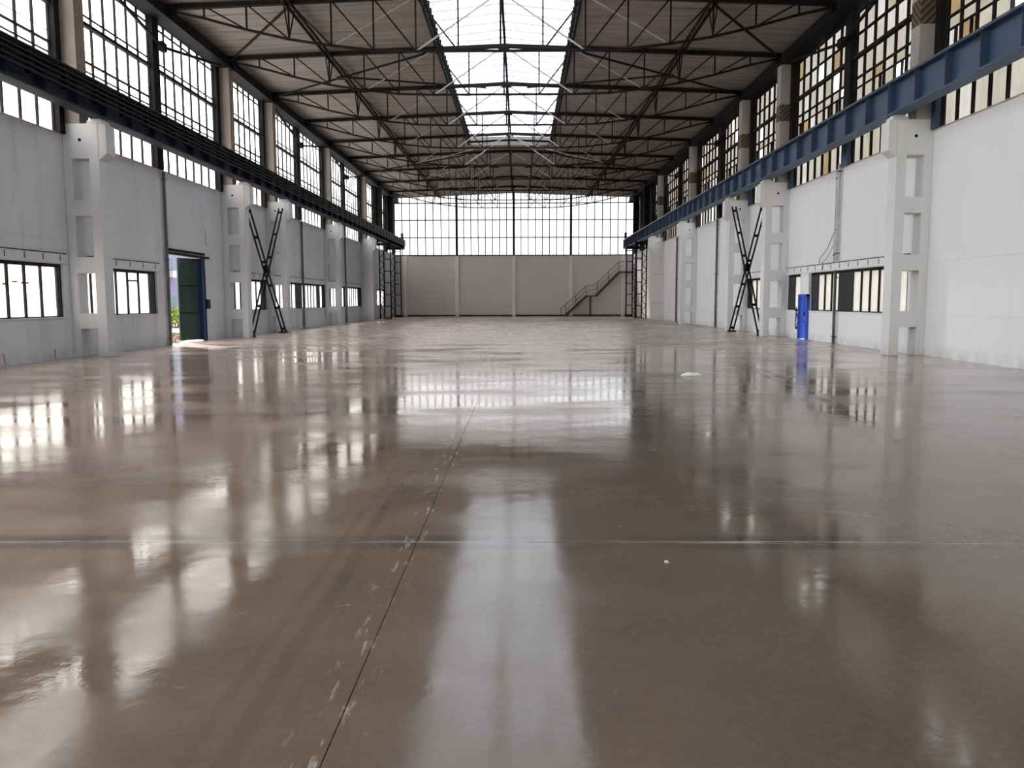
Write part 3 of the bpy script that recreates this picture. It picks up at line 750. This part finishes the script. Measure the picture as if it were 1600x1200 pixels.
# diagonal roof bracing between trusses
for ya, t in ((35.2, 'in the bay over the crossed wall braces'), (59.2, 'in the bay next to the skylight end'), (29.2, 'in the bay nearest the viewpoint')):
    for s in (-1, 1):
        o = thing('roof_brace', f'dark diagonal roof bracing {t}, {SIDE[s]} half', 'brace', (0, ya, 0), 'diagonal roof braces')
        z = 11.55
        prs = [((11.3, 5.95, 11.40), (3.2, 0.05, 11.72)), ((7.25, 3.0, 11.56), (1.0, 5.95, 11.80))] if ya > 30 else [((11.3, 5.95, 11.40), (7.2, 0.05, 11.56))]
        for p, q in prs: MB().bar((s * p[0], p[1], p[2] - 0.05), (s * q[0], q[1], q[2] - 0.05), 0.07, 0.07).build('diagonal', M['steel_truss'], o)
        if ya > 30: MB().box(s * 7.0, s * 7.5, 2.8, 3.25, 11.44, 11.50).build('gusset_plate', M['steel_truss'], o)
# V struts from the mid posts up to the column heads, along both walls
for s in (-1, 1):
    for k, ym in enumerate((29.07, 47.07, 59.07)):
        o = thing('eave_strut', f'dark V strut from window post to column heads, {ORD[k]} along the {SIDE[s]}', 'strut', (0, ym, 0), 'V struts under the eaves')
        for d in (-5.4, 5.4):
            MB().bar((s * 11.5, 0, 10.15), (s * 11.45, d, 11.02), 0.07, 0.09).build('strut_arm', M['steel_dark'], o)
        MB().box(s * 11.42, s * 11.60, -0.2, 0.2, 10.02, 10.30).build('gusset_plate', M['steel_dark'], o)

# ------------------------------------------------------------------ crossed wall braces
for s in (-1, 1):
    o = thing('cross_brace', f'dark X-shaped double steel brace between second and third columns, {SIDE[s]}', 'brace', (0, 0, 0), 'crossed wall braces')
    x = s * (XI + 0.06)
    for (ya, za, yb, zb) in ((35.72, 0.02, 40.72, 6.0), (40.70, 0.02, 35.68, 5.55)):
        a = Vector((x, ya, za)); b = Vector((x, yb, zb)); d = (b - a).normalized(); nrm = Vector((0, -d.z, d.y)); out = Vector((s * 0.18, 0, 0))
        for q in (0, 1):
            MB().bar(a + out * q, b + out * q, 0.055, 0.075, nrm).build('brace_bar', M['steel_dark'], o)
        L = (b - a).length
        for k in range(6):
            c = a + d * (0.25 + k * (L - 0.5) / 5) + out * 0.5
            MB().bar(c - d * 0.06, c + d * 0.06, 0.20, 0.04, nrm).build('batten_plate', M['steel_dark'], o)
        MB().box(x - s * 0.06, x + s * 0.30, ya - 0.16, ya + 0.10, 0.0, 0.06).build('foot_plate', M['steel_dark'], o)
    MB().box(x - s * 0.03, x + s * 0.21, 38.05, 38.3, 2.83, 3.17).build('center_gusset', M['steel_dark'], o)

# ------------------------------------------------------------------ pipes on the walls
def pipe(s, y, z0, z1, r, mat, label, out=0.10):
    o = thing('wall_pipe', label, 'pipe', (s * (XW - out), y, 0), 'vertical pipes on the side walls')
    MB().tube([(0, 0, z0), (0, 0, z1)], r, 10).build('pipe_run', mat, o, smooth=False)
    n = max(2, int((z1 - z0) / 1.6))
    for k in range(n):
        z = z0 + 0.25 + k * (z1 - z0 - 0.5) / (n - 1)
        MB().box(-r - 0.012, r + 0.012, -r - 0.012, r + 0.012, z - 0.02, z + 0.02).box(-0.015 if s > 0 else 0.015, s * out, -0.012, 0.012, z - 0.012, z + 0.012).build('pipe_clip', M['pipe_dark'], o)
    return o
pipe(1, 29.33, 2.9, 6.2, 0.055, M['pipe_light'], 'pale grey pipe above the long low window, blue-door wall')
pipe(1, 29.62, 2.86, 6.0, 0.022, M['pipe_light'], 'thin pale conduit beside the grey pipe, blue-door wall', 0.08)
pipe(1, 29.36, 0.0, 2.56, 0.05, M['pipe_dark'], 'dark pipe crossing the long low window down to the floor')
pipe(1, 47.2, 0.0, 6.0, 0.06, M['pipe_dark'], 'dark downpipe between third and fourth columns of blue-door wall')
pipe(1, 59.2, 0.0, 6.0, 0.06, M['pipe_dark'], 'dark downpipe between fourth and fifth columns of blue-door wall')
pipe(-1, 29.15, 0.0, 6.0, 0.055, M['pipe_dark'], 'dark downpipe at the near side of the green door')
pipe(-1, 47.3, 0.0, 6.0, 0.06, M['pipe_dark'], 'dark downpipe between third and fourth columns of green-door wall')
pipe(-1, 58.9, 0.0, 6.0, 0.06, M['pipe_dark'], 'dark downpipe between fourth and fifth columns of green-door wall')
# loose cables over the lintel beside the grey pipe
cb = MB().tube([(11.70, 29.55, 4.0), (11.70, 30.3, 3.35), (11.70, 31.0, 3.05), (11.71, 31.05, 2.83)], 0.012, 6)
cb.tube([(11.70, 29.6, 3.5), (11.69, 30.2, 3.05), (11.70, 30.7, 2.9), (11.71, 30.75, 2.6)], 0.010, 6)
tag(cb.build('loose_cable', M['pipe_dark'], smooth=True), 'thin loose cables hanging beside the grey pipe above the low window', 'cable')

# ------------------------------------------------------------------ doors
d1 = thing('door_1', 'tall dark green double door standing ajar with navy frame', 'door', kind='structure')
y0, y1, h = DOOR
MB().box(-XW - 0.06, -XW + 0.03, y0 - 0.02, y0 + 0.07, 0, h).build('frame_stile', M['door_blue'], d1)
MB().box(-XW - 0.06, -XW + 0.05, y1 - 0.16, y1 + 0.04, 0, h).build('frame_stile', M['door_blue'], d1)
MB().box(-XW - 0.06, -XW + 0.07, y0 - 0.05, y1 + 0.5, h, h + 0.07).box(-XW - 0.06, -XW + 0.04, y0 - 0.05, y1 + 0.1, h + 0.11, h + 0.20).build('head_rail', M['steel_dark'], d1)
MB().box(-XW + 0.0, -XW + 0.10, y1 + 0.04, y1 + 0.34, 1.25, 1.62).build('latch_box', M['door_blue'], d1)
lf = D_.objects.new('leaf', None); C.objects.link(lf); lf.parent = d1
lf.location = (-XW - 0.05, y1 - 0.14, 0.06); lf.rotation_euler = (0, 0, math.radians(-25.0))
LWD = 1.14
MB().box(-0.025, 0.0, -LWD, 0, 0, 3.13).build('backing_sheet', M['hole'], lf)
for k in range(3):
    MB().box(0.0, 0.03, -LWD + 0.03, -0.22, 0.02 + k * 1.04, 1.015 + k * 1.04).build('door_panel', M['door_green'], lf)
MB().box(0.0, 0.045, -0.22, 0.0, 0, 3.13).build('blue_stile', M['door_blue'], lf)
MB().box(-0.03, 0.02, -LWD - 0.02, -LWD + 0.03, 0, 3.13).build('edge_stile', M['door_green'], lf)

d2 = thing('door_2', 'narrow bright blue steel door below a white panel in the window strip', 'door', kind='structure')
a, b, h = BLUE
MB().box(XW - 0.10, XW + 0.02, a, a + 0.09, 0, h).build('frame_stile', M['bright_blue'], d2)
MB().box(XW - 0.10, XW + 0.02, b - 0.09, b, 0, h).build('frame_stile', M['bright_blue'], d2)
MB().box(XW - 0.10, XW + 0.02, a, b, h - 0.07, h + 0.02).build('head_rail', M['bright_blue'], d2)
MB().box(XW - 0.04, XW - 0.01, a + 0.09, 32.63, 0.03, h - 0.07).build('leaf', M['bright_blue'], d2)
MB().box(XW - 0.04, XW - 0.01, 32.71, b - 0.09, 0.03, h - 0.07).build('leaf', M['bright_blue'], d2)
MB().box(XW - 0.03, XW - 0.01, 32.63, 32.71, 0.95, h - 0.07).box(XW - 0.03, XW - 0.01, 32.63, 32.71, 0.62, 0.72).build('lock_strip', M['door_blue'], d2)
MB().box(XW - 0.075, XW - 0.04, 32.56, 32.60, 0.9, 1.06).build('handle', M['steel_dark'], d2)
MB().box(XW - 0.03, XW + 0.10, a + 0.02, b - 0.02, h + 0.02, LOWZ[1]).build('upper_panel', M['white_right'], d2)
MB().box(XW + 0.03, XW + 0.16, a - 0.02, b - 0.02, LOWZ[0] - 0.05, h + 0.02).build('infill_panel', M['white_right'], d2)

# hose hanging at the blue door
hz = thing('hanging_hose', 'black hose loop hanging from a small valve beside the blue door', 'hose', (XW - 0.07, 33.42, 1.0))
lp = [(0, 0.12 * math.sin(t * math.pi / 10), -0.02 + 0.30 * math.cos(t * math.pi / 10) - 0.3) for t in range(21)]
MB().tube(lp, 0.022, 6).build('hose_loop', M['hole'], hz, smooth=True)
MB().tube([(0.09, 0, 0.13), (-0.05, 0, 0.13)], 0.03, 8).tube([(-0.02, -0.14, 0.13), (-0.02, 0.14, 0.13)], 0.02, 8).tube([(-0.02, 0, -0.05), (-0.02, 0, 0.26)], 0.022, 8).build('valve', M['hole'], hz)

# ------------------------------------------------------------------ steel stair at the far wall
YS = YF - 1.15
st = thing('steel_stair', 'brown steel stair with landing and handrail climbing along the far wall', 'stair', (0, YS, 0))
path = [((5.0, 0.0), (7.15, 1.98)), ((8.05, 1.98), (10.35, 4.30))]
sm = M['rust_steel']; W = 0.85
for (xa, za), (xb, zb) in path:
    for yy in (0, W):
        MB().bar((xa, yy, za + 0.02), (xb, yy, zb), 0.05, 0.20).build('stringer', sm, st)
    n = 10
    for k in range(1, n):
        u = k / n
        MB().box(xa + (xb - xa) * u - 0.11, xa + (xb - xa) * u + 0.11, 0.02, W - 0.02, za + (zb - za) * u - 0.015, za + (zb - za) * u + 0.015).build('tread', sm, st)
MB().box(7.05, 8.2, 0, W, 1.92, 2.02).build('landing', sm, st)
MB().box(10.3, 11.7, 0, W, 4.22, 4.34).build('landing', sm, st)
for yy in (0.05, W - 0.05): MB().box(7.45, 7.56, yy - 0.05, yy + 0.05, 0, 1.92).build('support_post', sm, st)
rail = [(4.55, 0.72), (5.05, 1.10), (7.05, 2.92), (7.75, 3.02), (8.15, 3.28), (10.20, 5.24), (10.7, 5.28)]
def rail_z(x, off=0):
    for (xa, za), (xb, zb) in zip(rail, rail[1:]):
        if xa <= x <= xb: return za + (zb - za) * (x - xa) / (xb - xa) + off
    return rail[-1][1] + off
MB().tube([(x, 0, z) for x, z in rail], 0.028, 8).build('handrail', sm, st, smooth=True)
MB().tube([(x, 0, z - 0.48) for x, z in rail[1:]], 0.02, 8).build('mid_rail', sm, st, smooth=True)
for x in (4.62, 5.05, 6.05, 7.05, 8.15, 9.2, 10.2):
    zb = max(0.0, rail_z(x) - 1.0) if x > 5 else 0.0
    MB().tube([(x, 0, zb), (x, 0, rail_z(x))], 0.026, 8).build('rail_post', sm, st)

# ------------------------------------------------------------------ small things on the floor
rg = MB(); random.seed(3)
ring = [[(0.24 * r * math.cos(a) * random.uniform(0.8, 1.2), 0.14 * r * math.sin(a) * random.uniform(0.8, 1.2), h * random.uniform(0.7, 1.3)) for a in [2 * math.pi * k / 10 for k in range(10)]] for r, h in ((1.0, 0.004), (0.75, 0.03), (0.4, 0.055), (0.1, 0.045))]
rg.v = [p for r in ring for p in r] + [(0, 0, 0.04)]
for L in range(3):
    for k in range(10): rg.f.append((L * 10 + k, L * 10 + (k + 1) % 10, L * 10 + 10 + (k + 1) % 10, L * 10 + 10 + k))
for k in range(10): rg.f.append((30 + k, 30 + (k + 1) % 10, 40))
rg.f.append(tuple(reversed(range(10))))
o = rg.build('crumpled_paper', M['rag']); o.location = (4.17, 17.0, 0.0)
tag(o, 'small crumpled white paper scrap lying alone on the floor', 'paper')
random.seed(11)
for (x, y, t) in ((1.53, 4.78, 'pale concrete chip lying beside the cross joint on the floor'), (-2.05, 3.92, 'dark pebble lying on the floor of the green-door side')):
    mb = MB().box(-0.012, 0.014, -0.01, 0.012, 0, 0.012)
    mb.v = [(a * random.uniform(0.7, 1.2), b_ * random.uniform(0.7, 1.2), c) for a, b_, c in mb.v]
    o = mb.build('concrete_chip', M['rag'] if x > 0 else M['hole'], bevel=0.003); o.location = (x, y, 0); tag(o, t, 'debris')

# ------------------------------------------------------------------ outside
gr = MB().box(-90, 90, -60, 160, -0.6, -0.36).build('ground', M['ground'])
tag(gr, 'pale concrete yard around the hall, seen through the open door', 'ground', kind='structure')
yd = MB().box(-60, -12.07, -20, 120, -0.36, -0.03).build('yard_paving', M['ground'])
tag(yd, 'bright pale paving outside the green door', 'paving', kind='structure')
MB().box(-12.1, -11.6, DOOR[0], DOOR[1], -0.05, -0.006).build('door_threshold', M['ground'], d1)
hb = thing('building', 'pale blue rendered building across the yard, seen through the door gap', 'building', (-24.0, 62, 0))
MB().box(-8, 0, -30, 40, -0.03, 8.0).build('facade', M['bluewall'], hb)
for k in range(-4, 5):
    f = MB().box(-0.02, 0.06, k * 4.2 + 0.15, k * 4.2 + 1.2, 3.75, 4.5).build('window_frame', M['panel_dark'], hb)
    MB().box(0.06, 0.07, k * 4.2 + 0.2, k * 4.2 + 1.15, 3.8, 4.45).build('window_pane', M['teal'], f)
    MB().box(0.0, 0.35, k * 4.2 + 0.45, k * 4.2 + 1.05, 3.22, 3.68).build('ac_unit', M['ac'], hb)
    MB().box(0.0, 0.06, k * 4.2 + 0.3, k * 4.2 + 1.6, 0.0, 1.9).build('shutter', M['teal'], hb)
# sunny bush
random.seed(5)
bs = thing('bush', 'yellow-green bush growing in the yard before the blue building', 'bush', (-20.4, 50.4, -0.03))
lv = MB()
for k in range(2200):
    th, ph = random.uniform(0, 2 * math.pi), random.uniform(0, 1)
    r = random.uniform(0.55, 1.0)
    p = Vector((1.5 * r * math.cos(th) * math.sqrt(ph), 2.6 * r * math.sin(th) * math.sqrt(ph), 0.15 + 0.95 * r * (1 - ph * 0.75)))
    d = Vector((random.gauss(0, 1), random.gauss(0, 1), random.gauss(0.4, 1))).normalized(); e = d.orthogonal().normalized()
    L, w_ = random.uniform(0.12, 0.24), random.uniform(0.045, 0.08)
    i = len(lv.v); lv.v += [tuple(p), tuple(p + d * L * 0.5 + e * w_), tuple(p + d * L), tuple(p + d * L * 0.5 - e * w_)]; lv.f.append((i, i + 1, i + 2, i + 3))
lv.build('leaves', M['bush'], bs, kind='stuff')
sm_ = MB()
for k in range(24):
    th = random.uniform(0, 2 * math.pi); r = random.uniform(0.3, 1.0)
    sm_.tube([(0.5 * r * math.cos(th), 0.9 * r * math.sin(th), 0), (1.2 * r * math.cos(th), 2.0 * r * math.sin(th), 0.75)], 0.015, 5)
sm_.build('stems', M['bush_stem'], bs, kind='stuff')
ll = MB()
for k in range(5000):
    y = random.uniform(29, 41); x = -12.2 - (y - 29) * 0.36 - random.uniform(-0.4, 2.2) + 0.4
    x = min(x, -12.4)
    a = random.uniform(0, 6.28); L = random.uniform(0.10, 0.22); z = -0.026 + random.uniform(0, 0.02)
    i = len(ll.v)
    ll.v += [(x, y, z), (x + L * math.cos(a) * 0.5 - L * 0.3 * math.sin(a), y + L * math.sin(a) * 0.5 + L * 0.3 * math.cos(a), z + random.uniform(0, 0.03)), (x + L * math.cos(a), y + L * math.sin(a), z + 0.01), (x + L * math.cos(a) * 0.5 + L * 0.3 * math.sin(a), y + L * math.sin(a) * 0.5 - L * 0.3 * math.cos(a), z + random.uniform(0, 0.03))]
    ll.f.append((i, i + 1, i + 2, i + 3))
tag(ll.build('fallen_leaves', M['leaf_litter']), 'scattered brown leaves on the paving outside the green door', 'leaves', kind='stuff')
